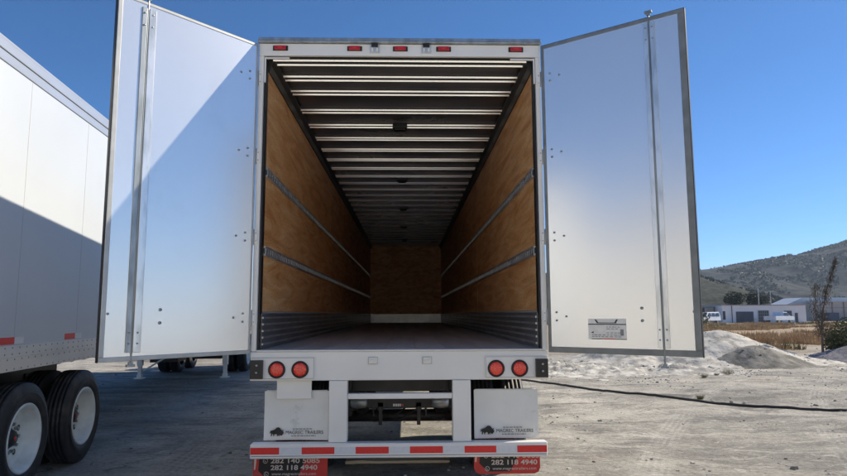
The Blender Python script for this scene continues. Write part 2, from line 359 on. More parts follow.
# doors (built in place; k along the door from the hinge, t towards the camera side, z)
def door(s, phi, trimw, vin):
    d = Vector((s*math.cos(phi), -math.sin(phi), 0)); nr = Vector((-s*math.sin(phi), -math.cos(phi), 0))
    H = Vector((s*(W+.006), -.012, 0))
    T = lambda v: H+d*v.x+nr*v.y+Vector((0, 0, v.z))
    z0, z1, k1 = 1.255, 4.045, 1.262
    mb = MB(); mb.box(trimw*.5, k1-trimw*.5, -.022, .010, z0+.01, z1-.01, 0, T)
    D = mb.build('door', M['door'], tr)
    tt = M['doortrim'] if s < 0 else M['darktrim']
    mb = MB()
    mb.box(.004, k1, -.026, .014, z0, z0+trimw, 0, T); mb.box(.004, k1, -.026, .014, z1-trimw*.7, z1, 0, T)
    mb.box(k1-trimw, k1, -.026, .0145, z0+trimw+.0005, z1-trimw*.7-.0005, 0, T)
    mb.box(.004, .004+trimw*.6, -.026, .0145, z0+trimw+.0005, z1-trimw*.7-.0005, 0, T)
    mb.build('edge_trim', tt, D, .003)
    mb = MB(); mb.box(k1+.0005, k1+.005, -.028, .006, z0-.004, z1+.004, 0, T); mb.box(.004, k1, -.040, .000, z1+.0005, z1+.008, 0, T)
    mb.build('door_seal', M['seal'], D)
    # lock rod running in a channel between two cover strips
    ka, kb, kc, kd = (.965, 1.022, 1.038, 1.078) if s < 0 else (.938, .974, .990, 1.030)
    mb = MB()
    mb.box(ka, kb, .0105, .020, z0+.06, z1-.05, 0, T)
    mb.build('cover_strip', M['strip'], D, .003)
    mb = MB(); mb.box(kc, kd, .0105, .018, z0+.06, z1-.05, 0, T)
    mb.build('cover_strip', M['galv'] if s < 0 else M['strip'], D, .003)
    mb = MB(); km = (kb+kc)/2
    mb.box(kb, kc, .0102, .013, z0+.05, z1-.045, 0, T)
    mb.build('rod_channel', M['rodsteel'], D)
    mb = MB(); mb.tube([T(Vector((km, .008, z0-(.03 if s < 0 else .075)))), T(Vector((km, .008, z1+.04)))], .008, 10)
    for zz, sg in ((z0-(.035 if s < 0 else .085), -1), (z1+.045, 1)):
        mb.box(km-.030, km+.030, -.006, .024, zz-.009, zz+.009, 0, T); mb.box(km-.016, km+.016, -.002, .018, zz-sg*.014-.012, zz-sg*.014+.012, 0, T)
    mb.build('lock_rod', M['rodsteel'], D, .002)
    bolts = [(k, z+dz, .009) for z in (3.73, 3.02, 2.265, 1.565) for k, dz in ((.088, .035), (.088, -.035), (.178, 0))]
    bolts += [(.822, 1.63, .012), (.822, 1.53, .012), (1.215, 1.60, .009)]
    bolts += [(k, z, .007) for z in (1.38, 1.46, 3.95, 3.85) for k in ((ka+kb)/2, (kc+kd)/2)]
    for k, z, r_ in bolts:
        mb = MB(); mb.tube([T(Vector((k, .010, z))), T(Vector((k, .024 if r_ < .008 else .017, z)))], r_, 8); mb.build('bolt', M['galv'], D)
    if vin:
        mb = MB()
        mb.box(.37, .69, .0105, .013, 1.375, 1.545, 0, T)
        mb.box(.37, .69, .0132, .0145, 1.495, 1.503, 1, T)
        mb.box(.395, .69, .0132, .0142, 1.375, 1.381, 1, T); mb.box(.49, .60, .0144, .0148, 1.376, 1.382, 3, T)
        for kk in (0, 1):
            c = .425 if not kk else .625; q = 1 if not kk else -1
            mb.add([(c, .0136, 1.54), (c+.014*q, .0136, 1.54), (c+.034*q, .0136, 1.512), (c+.018*q, .0136, 1.512)], [(0, 1, 2, 3) if q < 0 else (3, 2, 1, 0)], 1, False, T)
        mb.box(.445, .61, .0132, .0142, 1.508, 1.514, 1, T); mb.box(.455, .60, .0132, .014, 1.519, 1.536, 4, T)
        random.seed(3)
        for row, z in enumerate((1.478, 1.462, 1.430, 1.412, 1.398)):
            k = .525 if row < 3 else .40
            while k < (.625 if row < 3 else .64):
                ww = random.uniform(.008, .03); mb.box(k, k+ww, .0132, .0138, z-.004, z+.003, 2, T); k += ww+random.uniform(.004, .014)
        mb.box(.64, .668, .0132, .0138, 1.41, 1.46, 2, T)
        mb.add([(.392, .0136, 1.432), (.415, .0136, 1.423), (.415, .0136, 1.441)], [(0, 1, 2)], 1, False, T)
        mb.build('data_plate', [M['plaque'], M['blackprint'], M['greyprint'], M['redtape'], M['flap']], D)
    return D
door(-1, .8404, .034, False)
door(1, .6452, .050, True)

# bumper
mb = MB()
for s in (-1, 1):
    mb.box(*(sorted((s*.455, s*.612))), -.012, .10, .505, 1.020)
mb.box(-.4545, .4545, .01, .07, .862, .908)
gd = mb.build('bumper_frame', M['frame'], tr, .006)
mb = MB(); mb.box(-1.268, 1.262, -.045, .06, .380, .503)
bar = mb.build('bumper_bar', M['frame'], gd, .012, 3)
mb = MB(); segs = [(-1.262, -1.02), (-.83, -.555), (-.375, -.095), (.085, .365), (.55, .82), (1.0, 1.255)]
for a, b in segs: mb.box(a, b, -.0475, -.0452, .418, .474, 0)
for i in range(5): mb.box(segs[i][1]+.001, segs[i+1][0]-.001, -.0475, -.0452, .418, .474, 1)
mb.build('reflective_tape', [M['redtape'], M['whitetape']], gd)
mb = MB(); mb.box(-1.255, 1.25, -.0462, -.0455, .400, .4065); mb.build('bumper_line', M['greyprint'], gd)

# mud flaps
bison = [(.0, .50), (-.02, .30), (.02, .28), (.04, .42), (.08, .30), (.07, 0), (.14, 0), (.15, .16), (.20, .30), (.26, .10), (.25, 0), (.32, 0), (.33, .18), (.42, .26), (.52, .22), (.53, 0), (.60, 0), (.61, .16), (.66, .0), (.72, 0), (.72, .22), (.80, .06), (.86, .04), (.94, .16), (1.02, .34), (1.0, .48), (.95, .52), (1.0, .66), (.96, .72), (.91, .60), (.84, .70), (.74, .92), (.62, 1.0), (.48, .94), (.34, .74), (.18, .66), (.06, .62)]
def flap(xa, xb, s):
    # gently bowed sheet
    mb = MB(); n = 10; m = 8; z0, z1 = .508, .925
    vs = []; fs = []
    for j in range(m+1):
        for i in range(n+1):
            u, v = i/n, j/m
            vs.append((xa+(xb-xa)*u, .085+.012*math.sin(PI*u)*(1-v)+.006*math.sin(5*u+2*v), z0+(z1-z0)*v))
    N = len(vs); vs += [(x, y+.008, z) for x, y, z in vs]
    for j in range(m):
        for i in range(n):
            a = j*(n+1)+i; fs.append((a, a+1, a+n+2, a+n+1)); fs.append((N+a+n+1, N+a+n+2, N+a+1, N+a))
    mb.add(vs, fs, 0, True)
    mb.box(xa-.001, xb+.001, .094, .10, z0+.01, z1-.01, 0)
    F = mb.build('mud_flap', M['flap'], tr)
    y = .078
    mb = MB(); bx = xa+.055; bw = .115; bz = .545; bh = .075
    mb.prism([(bx+a*bw, bz+b*bh) for a, b in bison][::-1], y-.001, y)
    F2 = mb
    F2w = MB()
    text_into(mb, 'MAGREC TRAILERS', .040, lambda v: Vector((xa+.192+v.x, y-.001, .562+v.z)), 0, .322, .0)
    # small, unreadable lines above and below the name
    random.seed(11)
    for z, a, b in ((.604, xa+.25, xa+.42), (.546, xa+.24, xa+.45)):
        k = a
        while k < b:
            ww = random.uniform(.010, .032); mb.box(k, min(k+ww, b), y-.002, y-.001, z-.0045, z+.0045, 1); k += ww+.006
    mb.build('logo_print', [M['blackprint'], M['greyprint']], F)
    return F
flap(-1.182, -.625, -1)
flap(.650, 1.212, 1)
mb = MB(); mb.box(-1.072, -.770, .050, .058, .862, 1.020); mb.build('flap_hanger', M['frame'], tr, .004)
mb = MB(); mb.box(.66, 1.20, .094, .12, .90, .93); mb.box(-1.17, -.64, .101, .12, .90, .93); mb.build('flap_bar', M['frame'], tr)
def lowflap(xa, xb, zb, dz, s):
    r_ = .05
    poly = [(xa+.0, .50), (xa, zb+r_), (xa+r_*.3, zb+r_*.3), (xa+r_, zb), (xb-r_, zb), (xb-r_*.3, zb+r_*.3), (xb, zb+r_), (xb, .50)]
    mb = MB(); mb.prism(poly, .066, .073); F = mb.build('lower_flap', M['redflap'], tr)
    mb = MB()
    mb.add([(xa+.055, .0655, .42), (xb-.16, .0655, .42), (xb-.26, .0655, zb+.02), (xa+.12, .0655, zb+.02), (xa+.045, .0655, zb+.09)], [(4, 3, 2, 1, 0)], 0)
    mb.add([(xa+.012, .0650, .42), (xa+.035, .0650, .42), (xa+.020, .0650, zb+.10), (xa+.008, .0650, zb+.10)], [(0, 3, 2, 1)], 1)
    yp = .0645
    text_into(mb, '282 140 5085', .056, lambda v: Vector((xa+.15+v.x, yp, .323+dz+v.z)), 2, .42, .0012)
    text_into(mb, '282 118 4940', .056, lambda v: Vector((xa+.15+v.x, yp, .266+dz+v.z)), 2, .40, .0012)
    text_into(mb, 'www.magrectrailers.com', .034, lambda v: Vector((xa+.16+v.x, yp, .222+dz+v.z)), 2, .38, .0)
    for cx, cz, rr in ((xa+.105, .342+dz, .019), (xa+.115, .232+dz, .018)):
        pts = [(cx+rr*math.cos(a*PI/10), yp, cz+rr*math.sin(a*PI/10)) for a in range(21)]
        mb.tube(pts, .0028, 5, 2)
        mb.tube([(cx-.007, yp, cz+.006), (cx-.003, yp, cz-.004), (cx+.007, yp, cz-.007)], .003, 5, 2)
    mb.build('contact_print', [M['blackprint'], M['whiteprint'], M['whiteprint']], F)
lowflap(-1.262, -.625, .17, 0, -1)
lowflap(.640, 1.215, .215, .027, 1)

# undercarriage
def running_gear(root, xo, ys_, zr=.505, hubm=None, slider=True):
    for y in ys_:
        for s in (-1, 1):
            wheel(root, s*xo, y, s, zr, .26, True, .30, hubm); wheel(root, s*(xo-.31), y, s, zr, .26, False)
        mb = MB(); mb.tube([(-xo+.1, y, zr), (xo-.1, y, zr)], .064, 14)
        for s in (-1, 1):
            mb.lathe([(0, .0), (0, .20), (s*.22, .20), (s*.22, .0)], (s*(xo-.55), y, zr), 28)
            mb.tube([(s*.42, y-.16, zr+.12), (s*.42, y-.04, zr+.12)], .085, 14)
            mb.tube([(s*.42, y-.08, zr+.12), (s*.62, y-.05, zr+.05)], .02, 8)
        mb.build('axle', M['chassis'], root)
        for s in (-1, 1):
            mb = MB(); mb.box(*(sorted((s*.50, s*.58))), y-.45, y+.12, zr+.06, zr+.17)
            mb.tube([(s*.54, y-.40, zr+.12), (s*.54, y-.40, zr+.38)], .11, 14)
            mb.box(*(sorted((s*.48, s*.60))), y+.10, y+.26, zr-.06, zr+.45)
            mb.build('suspension_arm', M['chassis'], root, .01)
    if slider:
        mb = MB(); y0, y1 = min(ys_)-.95, max(ys_)+.9
        for s in (-1, 1): mb.box(*(sorted((s*.46, s*.58))), y0, y1, zr+.38, zr+.52)
        for y in (y0+.05, sum(ys_)/len(ys_), y1-.2): mb.box(-.46, .46, y, y+.10, zr+.36, zr+.50)
        mb.build('slider_frame', M['chassis'], root, .006)
running_gear(tr, 1.275, (1.42, 2.66))
mb = MB(); mb.box(-.62, .62, .85, .93, .66, .80); mb.box(-.62, .62, .86, .92, .86, .90)
uf = mb.build('suspension_beam', M['chassis'], tr, .01)
for cx in (-.205, .175):
    mb = MB(); mb.box(cx-.018, cx+.018, .84, .90, .50, .68); mb.box(cx-.03, cx+.03, .85, .90, .64, .72)
    a = cx-.07 if cx < 0 else cx+.07
    mb.tube([(a, .86, .72), (a, .86, .60)], .012, 8); mb.tube([(a, .86, .61), (a, .86, .585)], .02, 8)
    mb.build('hanging_bracket', M['chassis'], uf, .004)
mb = MB()
random.seed(5)
for a, b, z in ((-.10, .005, .765), (.045, .085, .77), (-.08, 0, .692)):
    k = a
    while k < b: 
        ww = random.uniform(.012, .02); mb.box(k, min(k+ww, b), .846, .849, z-.012, z+.012, 0); k += ww+.004
mb.box(.004, .022, .846, .849, .684, .70, 1); mb.box(-.28, -.14, .846, .849, .795, .80, 0)
mb.build('beam_print', [M['whitetape'], M['redtape']], uf)
for s in (-1, 1):
    mb = MB(); mb.lathe([(-.085, 0), (-.085, .03), (-.07, .052), (-.01, .062), (.01, .062), (.07, .052), (.085, .03), (.085, 0)], (s*.40-.015, .76, .735), 20)
    mb.build('brake_chamber', M['galv'], tr)
for k, (x0, x1, z) in enumerate(((-.42, .30, .62), (-.30, .44, .58))):
    mb = MB(); mb.tube([(x0+(x1-x0)*i/12, .95+.03*math.sin(i), z+.05*math.sin(i*.9+k)) for i in range(13)], .009, 6); mb.build('air_hose', M['seal'], tr)
mb = MB(); mb.tube([(-.40, 3.9, .80), (.40, 3.9, .80)], .14, 20); mb.build('air_tank', M['chassis'], tr)
# landing gear + coupler box far forward
def landing(root, y, x=1.02, ztop=1.04, white=True, brace=True):
    mt = M['frame'] if white else M['chassis']
    for s in (-1, 1):
        mb = MB(); mb.box(s*x-.065, s*x+.065, y-.065, y+.065, .32, ztop); mb.box(s*x-.045, s*x+.045, y-.045, y+.045, .05, .32)
        mb.box(s*x-.11, s*x+.11, y-.11, y+.11, 0.0, .025); mb.box(s*x-.06, s*x+.06, y-.05, y+.05, .025, .10)
        mb.build('landing_leg', mt, root, .005)
    if brace:
        mb = MB(); mb.tube([(-x, y, .62), (x, y, .62)], .018, 8)
        mb.tube([(-x, y, .14), (x*.3, y+.05, .98)], .022, 8); mb.tube([(x, y, .5), (x-.3, y+.9, 1.0)], .022, 8); mb.tube([(-x, y, .5), (-x+.3, y+.9, 1.0)], .022, 8)
        mb.build('leg_brace', mt, root)
landing(tr, 13.6)

# ------------------------------------------------------------------ PARKED TRAILER ON THE LEFT
LY = 0.0931
lt = empty('parked_trailer', (-3.32-1.30*math.cos(LY), -1.30*math.sin(LY), 0), LY, 'white box trailer parked at the left, its side half in shadow, tandem wheels showing', 'trailer')
Y0, Y1 = -3.0, 13.4
mb = MB(); y = -3.0
mb.box(-1.29, 1.29, Y0, Y1, 1.33, 3.70)
yy = 0.02-1.25*2
while yy < Y1:
    for s in (-1, 1): mb.box(*(sorted((s*1.2885, s*1.2915))), yy-.003, yy+.003, 1.34, 3.69, 1)
    yy += 1.25
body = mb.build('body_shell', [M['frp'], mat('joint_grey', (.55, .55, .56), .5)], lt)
mb = MB()
for s in (-1, 1):
    mb.box(*(sorted((s*1.26, s*1.300))), Y0, Y1, 3.690, 3.775); mb.box(*(sorted((s*1.26, s*1.310))), Y0, Y1, 3.778, 3.86); mb.box(*(sorted((s*1.24, s*1.303))), Y0, Y1, 3.863, 3.89)
mb.box(-1.24, 1.24, Y0, Y1, 3.86, 3.885)
mb.build('top_rail', M['alu'], lt, .005)
mb = MB()
for s in (-1, 1):
    mb.box(*(sorted((s*1.26, s*1.303))), Y0, Y1, 1.235, 1.335); mb.box(*(sorted((s*1.25, s*1.297))), Y0, Y1, 1.115, 1.233)
yy = -2.9; 
while yy < 8:
    for z, o in ((1.315, 1.303), (1.262, 1.303), (1.215, 1.297), (1.135, 1.297)):
        mb.lathe([(0, .009), (.004, .006), (.005, 0)], (o, yy+(.06 if z < 1.25 else 0), z), 6, 1)
    yy += .12
br = mb.build('bottom_rail', [M['alu'], M['galv']], lt)
for a, b in ((-.58, .02), (1.0, 1.235), (2.7, 3.2), (4.4, 4.9), (6.1, 6.6)):
    for s in (-1, 1):
        mb = MB(); mb.box(*(sorted((s*1.2912, s*1.2935))), a, b, 1.345, 1.405, 0); mb.box(*(sorted((s*1.2912, s*1.2935))), b+.002, b+.16, 1.345, 1.405, 1)
        mb.build('reflective_tape', [M['redtape'], M['whitetape']], body)
mb = MB(); mb.box(-1.24, 1.24, Y0+.1, Y1-.1, 1.20, 1.23)
yy = Y0+.3
while yy < Y1-.3: mb.box(-1.24, 1.24, yy, yy+.05, 1.10, 1.19); yy += .31
mb.build('floor_frame', M['chassis'], lt)
running_gear(lt, 1.285, (.36, 1.64), .495, M['chassis'])
landing(lt, 10.95, 1.04, 1.10)
mb = MB(); mb.box(-.95, -.25, 11.4, 12.3, .36, 1.09); mb.box(.05, .80, 11.7, 12.5, .42, 1.09)
mb.tube([(-.2, 11.5, .55), (.9, 11.6, .48)], .05, 8); mb.build('underframe_box', M['chassis'], lt, .01)

# trailer bogie waiting further back (only its dark wheels show under the open door)
bo = empty('wheel_bogie', (-5.65, 12.6, 0), .06, 'dark low tandem wheel bogie standing beyond the landing legs of the left trailer', 'bogie')
running_gear(bo, 1.20, (0, 1.25), .50)

# ------------------------------------------------------------------ GROUND
def sstep(a, b, x):
    t = max(0, min(1, (x-a)/(b-a))); return t*t*(3-2*t)
def ground_z(x, y):
    k = sstep(1.8, 4.0, x)*sstep(90, 60, y)
    return k*(noise.noise(Vector((x*.35, y*.35, 0)))*.045+noise.noise(Vector((x*1.3, y*1.3, 3)))*.026+noise.noise(Vector((x*3.4, y*3.4, 9)))*.014+max(0, noise.noise(Vector((x*7, y*7, 19))))*.012)
def axis(fine0, fine1, st, lim):
    a = []; x = fine0
    while x < fine1: a.append(x); x += st
    d = st; p = fine0; lo = []
    while p > -lim: d *= 1.35; p -= d; lo.append(p)
    d = st; p = a[-1]; hi = []
    while p < lim: d *= 1.35; p += d; hi.append(p)
    return lo[::-1]+a+hi
def ground_mat():
    m = bpy.data.materials.new('dusty_yard'); m.use_nodes = True
    n = m.node_tree.nodes; l = m.node_tree.links; b = n['Principled BSDF']; b.inputs['Roughness'].default_value = .88
    b.inputs['Specular IOR Level'].default_value = .25
    tc = n.new('ShaderNodeTexCoord')
    def nz(scale, st=(1, 1, 1), detail=9, rough=.6, dist=0, rot=0):
        mp = n.new('ShaderNodeMapping'); mp.inputs['Scale'].default_value = st; mp.inputs['Rotation'].default_value = (0, 0, rot)
        x = n.new('ShaderNodeTexNoise'); x.inputs['Scale'].default_value = scale; x.inputs['Detail'].default_value = detail
        x.inputs['Roughness'].default_value = rough; x.inputs['Distortion'].default_value = dist
        l.new(tc.outputs['Object'], mp.inputs['Vector']); l.new(mp.outputs[0], x.inputs['Vector']); return x.outputs['Fac']
    def ramp(f, stops):
        r = n.new('ShaderNodeValToRGB'); e = r.color_ramp.elements
        e[0].position, e[0].color = stops[0][0], (*stops[0][1], 1); e[1].position, e[1].color = stops[-1][0], (*stops[-1][1], 1)
        for p, c in stops[1:-1]: x = e.new(p); x.color = (*c, 1)
        l.new(f, r.inputs['Fac']); return r.outputs[0]
    def mr(f, a, b_, c=0, d=1):
        r = n.new('ShaderNodeMapRange'); r.inputs['From Min'].default_value = a; r.inputs['From Max'].default_value = b_
        r.inputs['To Min'].default_value = c; r.inputs['To Max'].default_value = d; l.new(f, r.inputs['Value']); return r.outputs[0]
    def mix(f, a, b_, mode='MIX'):
        x = n.new('ShaderNodeMixRGB'); x.blend_type = mode
        for sck, v in (('Fac', f), ('Color1', a), ('Color2', b_)):
            if isinstance(v, (int, float)): x.inputs[sck].default_value = v
            elif isinstance(v, tuple): x.inputs[sck].default_value = (*v, 1)
            else: l.new(v, x.inputs[sck])
        return x.outputs[0]
    base = ramp(nz(.42, (1, 1.3, 1), 10, .65, .6), [(.34, (.17, .163, .15)), (.45, (.31, .295, .27)), (.55, (.41, .39, .35)), (.66, (.55, .52, .465))])
    c = mix(mr(nz(1.1, (.35, 1.6, 1), 9, .7, .4, .25), .52, .62), base, (.20, .193, .18))
    c = mix(mr(nz(.33, (.7, 1.2, 1), 10, .72, 1.0, .6), .50, .60, 0, .7), c, (.56, .53, .475))        # dark worn streaks
    c = mix(mr(nz(.8, (.5, 1.4, 1), 9, .7, .8, -.2), .55, .66), c, (.62, .59, .54))               # white dust
    c = mix(mr(nz(.55, (.6, 1.2, 1), 6, .6, .3, .5), .58, .72, 0, .55), c, (.47, .35, .27))
    c = mix(mr(nz(3.5, (.8, 1.1, 1), 9, .8, .9, .1), .53, .60, 0, .75), c, (.20, .193, .18))
    c = mix(mr(nz(4.2, (.8, 1.2, 1), 9, .8, .8, -.3), .56, .62, 0, .75), c, (.58, .555, .50))       # reddish earth
    sx0 = n.new('ShaderNodeSeparateXYZ'); l.new(tc.outputs['Object'], sx0.inputs[0])
    def mth(op, a, b_=None):
        x = n.new('ShaderNodeMath'); x.operation = op
        for i_, v_ in enumerate((a, b_)):
            if v_ is None: continue
            if isinstance(v_, (int, float)): x.inputs[i_].default_value = v_
            else: l.new(v_, x.inputs[i_])
        return x.outputs[0]
    for x0_, k_, q_ in ((2.1, .42, .020), (4.3, .42, .020), (6.0, -.25, -.012), (8.1, -.25, -.012), (-2.3, -.03, .0)):      # tyre tracks
        yv = sx0.outputs['Y']; cx_ = mth('ADD', mth('ADD', mth('MULTIPLY', yv, k_), x0_), mth('MULTIPLY', mth('MULTIPLY', yv, yv), q_))
        dd = mth('SUBTRACT', sx0.outputs['X'], cx_); ad_ = mth('ABSOLUTE', dd)
        band = mr(ad_, .16, .24, 1, 0); rib = mr(mth('SINE', mth('MULTIPLY', dd, 75)), -.2, .4, .45, 1.0)
        lug = mr(mth('SINE', mth('MULTIPLY', mth('ADD', yv, mth('MULTIPLY', dd, .5)), 48)), -.3, .3, .5, 1.0)
        c = mix(mth('MULTIPLY', mth('MULTIPLY', mth('MULTIPLY', band, rib), lug), mr(nz(.9), .40, .58, 0, .62)), c, (.60, .575, .53) if q_ > 0 else (.22, .21, .20))
    f1 = mr(nz(20, (1, 1, 1), 7, .8), .33, .67, .66, 1.30); c = mix(1.0, c, f1, 'MULTIPLY')
    v = n.new('ShaderNodeTexVoronoi'); v.inputs['Scale'].default_value = 34; l.new(tc.outputs['Object'], v.inputs['Vector'])
    sp = mr(v.outputs['Distance'], .08, .14, 1, 0); vn = mr(nz(2.2), .5, .62); ml = n.new('ShaderNodeMath'); ml.operation = 'MULTIPLY'
    l.new(sp, ml.inputs[0]); l.new(vn, ml.inputs[1]); c = mix(ml.outputs[0], c, (.46, .44, .42))
    # dry earth past the yard
    sx = n.new('ShaderNodeSeparateXYZ'); l.new(tc.outputs['Object'], sx.inputs[0])
    ad = n.new('ShaderNodeMath'); ad.operation = 'ADD'; l.new(sx.outputs['Y'], ad.inputs[0]); l.new(mr(nz(.22), .3, .7, -5, 5), ad.inputs[1])
    earth = ramp(nz(.5, (1, 1, 1), 9, .7), [(.32, (.24, .17, .11)), (.5, (.36, .27, .18)), (.68, (.46, .38, .29))])
    c = mix(mr(ad.outputs[0], 18, 27), c, earth)
    av = n.new('ShaderNodeMath'); av.operation = 'ADD'; l.new(sx.outputs['Y'], av.inputs[0]); l.new(mr(nz(.4), .3, .7, -1.5, 1.5), av.inputs[1])
    c = mix(mr(av.outputs[0], -3, -6), c, (.80, .77, .70))    # unseen pale concrete apron, added to bounce light onto the trailer
    l.new(c, b.inputs['Base Color'])
    bp = n.new('ShaderNodeBump'); bp.inputs['Strength'].default_value = 1.0; bp.inputs['Distance'].default_value = .06
    l.new(nz(9, (1, 1.5, 1), 10, .75), bp.inputs['Height'])
    b2 = n.new('ShaderNodeBump'); b2.inputs['Strength'].default_value = .3; b2.inputs['Distance'].default_value = .01
    l.new(nz(70, (1, 1, 1), 5, .7), b2.inputs['Height']); l.new(bp.outputs[0], b2.inputs['Normal']); l.new(b2.outputs[0], b.inputs['Normal'])
    return m
xs = axis(-3, 19, .09, 2600); ysg = axis(-3, 19, .09, 2600)
mb = MB(); nx = len(xs)
vs = [(x, y, ground_z(x, y)) for y in ysg for x in xs]
fs = [(j*nx+i, j*nx+i+1, (j+1)*nx+i+1, (j+1)*nx+i) for j in range(len(ysg)-1) for i in range(nx-1)]
mb.add(vs, fs, 0, True); tag(mb.build('ground', ground_mat()), kind='structure')

def heightfield(name, x0, x1, y0, y1, st, fn, m, smooth=True):
    mb = MB(); nx = int((x1-x0)/st)+1; ny = int((y1-y0)/st)+1
    vs = [(x0+i*st, y0+j*st, fn(x0+i*st, y0+j*st)) for j in range(ny) for i in range(nx)]
    keep = []
    for j in range(ny-1):
        for i in range(nx-1):
            q = (j*nx+i, j*nx+i+1, (j+1)*nx+i+1, (j+1)*nx+i)
            if max(vs[k][2] for k in q) > -.03: keep.append(q)
    used = sorted({k for q in keep for k in q}); ix = {k: n for n, k in enumerate(used)}
    mb.add([vs[k] for k in used], [tuple(ix[k] for k in q) for q in keep], 0, smooth)
    return mb.build(name, m)
def pile(cx, cy, rx, ry, h, rot=0, rough=.05, seed=0, sharp=1.0):
    c, s_ = math.cos(rot), math.sin(rot)
    def f(x, y):
        dx, dy = x-cx, y-cy; a = (dx*c+dy*s_)/rx; b = (-dx*s_+dy*c)/ry
        r = math.sqrt(a*a+b*b)*(1+.16*noise.noise(Vector((x*.7, y*.7, seed))))
        z = h*(1-r) if r > .22 else h*(.78+.22*(1-(r/.22)**2)*.55)
        if r > .8: z = h*.2*(max(0, (1.15-r)/.35)**1.6)
        n_ = (noise.noise(Vector((x*1.6, y*1.6, seed)))*1.2+noise.noise(Vector((x*4.2, y*4.2, seed)))*.6+noise.noise(Vector((x*11, y*11, seed)))*.3)*rough
        return z+n_*min(1, max(0, 1.15-r)*4)-(.06 if r > 1.12 else 0)
    return f
M['lime'] = mat('white_sand', (.60, .58, .54), .95, c2=(.33, .32, .295), scale=3.4, lo=.40, hi=.60, bump=.9, bscale=12, spec=.1, dirt=(.56, .54, .50), dscale=1.2, dlo=.5, dhi=.6)
M['greysand'] = mat('grey_sand', (.16, .155, .14), .95, c2=(.28, .27, .245), scale=3.2, lo=.4, hi=.6, bump=.9, bscale=16, spec=.1)
M['gravel'] = mat('blue_grey_gravel', (.15, .15, .175), .9, c2=(.23, .23, .26), scale=9, lo=.4, hi=.6, bump=.9, bscale=24, spec=.15)
f1 = pile(10.3, 15.2, 3.2, 2.5, 1.12, .1, .05, 1); f2 = pile(7.9, 15.6, 2.4, 2.0, .95, 0, .06, 7)
tag(heightfield('sand_pile', 4.6, 14.6, 12.0, 18.6, .08, lambda x, y: max(f1(x, y), f2(x, y)), M['lime']), 'large whitish sand pile with two humps behind the open right door', 'sand pile')
tag(heightfield('sand_pile', 7.8, 13.4, 11.6, 15.8, .07, pile(10.7, 13.6, 1.85, 1.3, .66, .05, .04, 3), M['greysand']), 'smaller darker grey sand pile in front of the white one', 'sand pile')
tag(heightfield('gravel_pile', 11.6, 18.6, 12.4, 17.4, .07, pile(15.0, 14.9, 2.35, 1.5, .62, 0, .035, 5), M['gravel']), 'low blue-grey gravel pile at the right edge under the bush', 'gravel pile')
def berm(x, y):
    t = (x-1.8)/7.0
    cy = 13.2-t*1.9; e = sstep(-.35, .15, t)*sstep(1.12, .85, t)
    d = (y-cy)/(1.1+.5*noise.noise(Vector((x*.5, 1, 0)))); z = math.exp(-d*d)*.22*e
    return z*(.7+.6*noise.noise(Vector((x*1.3, y*1.3, 2)))+.45*noise.noise(Vector((x*4, y*4, 4)))+.3*noise.noise(Vector((x*10, y*10, 4))))*1.0-.035+.02*noise.noise(Vector((x*9, y*9, 4)))*e
tag(heightfield('white_powder', -1, 10.5, 8.5, 16, .07, berm, mat('lime_powder', (.60, .585, .55), .95, c2=(.33, .32, .30), scale=3.4, lo=.42, hi=.58, bump=1.0, bscale=14, spec=.1, dirt=(.20, .19, .17), dscale=2.5, dlo=.56, dhi=.66)), kind='stuff', label='strip of spilled white powder and rubble behind the right door', cat='rubble')
# scattered stones
mb = MB(); random.seed(21)
def rock(mb, x, y, z, r, m=0):
    vs = []; 
    for k in range(5):
        a = 2*PI*k/5+random.random(); vs.append((x+r*math.cos(a)*random.uniform(.7, 1.2), y+r*math.sin(a)*random.uniform(.7, 1.2), z-r*.15))
    for k in range(5):
        a = 2*PI*k/5+random.random()*.6; vs.append((x+.6*r*math.cos(a), y+.6*r*math.sin(a), z+r*random.uniform(.35, .6)))
    fs = [(k, (k+1) % 5, 5+(k+1) % 5, 5+k) for k in range(5)]+[(5, 6, 7, 8, 9)]
    mb.add(vs, fs, m)
piles = [(4.6, 14.6, 12.0, 18.6, lambda x, y: max(f1(x, y), f2(x, y))), (11.6, 18.6, 12.4, 17.4, pile(15.0, 14.9, 2.35, 1.5, .62, 0, .035, 5)), (7.8, 13.4, 11.6, 15.8, pile(10.7, 13.6, 1.85, 1.3, .66, .05, .04, 3)), (-1, 10.5, 8.5, 16, berm)]
for i in range(16000):
    if i % 2: y = random.uniform(.8, 22); x = random.uniform(-9, .80*(y+5.5)+2)
    else: y = random.uniform(9, 18); x = random.uniform(2, 16)
    c = noise.noise(Vector((x*.6, y*.6, 11)))+.6*noise.noise(Vector((x*2, y*2, 14)))
    if random.random() > .22+c*1.5: continue
    z = ground_z(x, y)
    for x0, x1, y0, y1, f in piles:
        if x0 < x < x1 and y0 < y < y1: z = max(z, f(x, y))
    rock(mb, x, y, z, random.choice((.006, .008, .010, .014, .018, .024)) if random.random() < .965 else random.uniform(.03, .055), random.choice((0, 0, 1)))
tag(mb.build('loose_gravel', [mat('pale_stone', (.42, .40, .38), .9), mat('dark_stone', (.15, .145, .14), .9)]), 'small loose stones scattered over the dusty yard', 'gravel', kind='stuff')
# stones by the hose
for i, (x, y, r, lb) in enumerate(((5.55, 5.86, .05, 'pale stone lying nearest the green tuft beside the black hose'), (5.68, 5.76, .04, 'small pale stone, second from the green tuft, beside the black hose'), (5.82, 5.74, .055, 'darkest stone in the middle of the row beside the black hose'), (6.02, 5.66, .05, 'stone at the right end of the row beside the black hose'))):
    random.seed(i+40); mb = MB()
    rock(mb, 0, 0, 0, r)
    o = mb.build('stone', M['greysand'] if i == 2 else bpy.data.materials['pale_stone'], None, .006); o.location = (x, y, ground_z(x, y)+.008); tag(o, lb, 'stone', 'stones beside the hose')
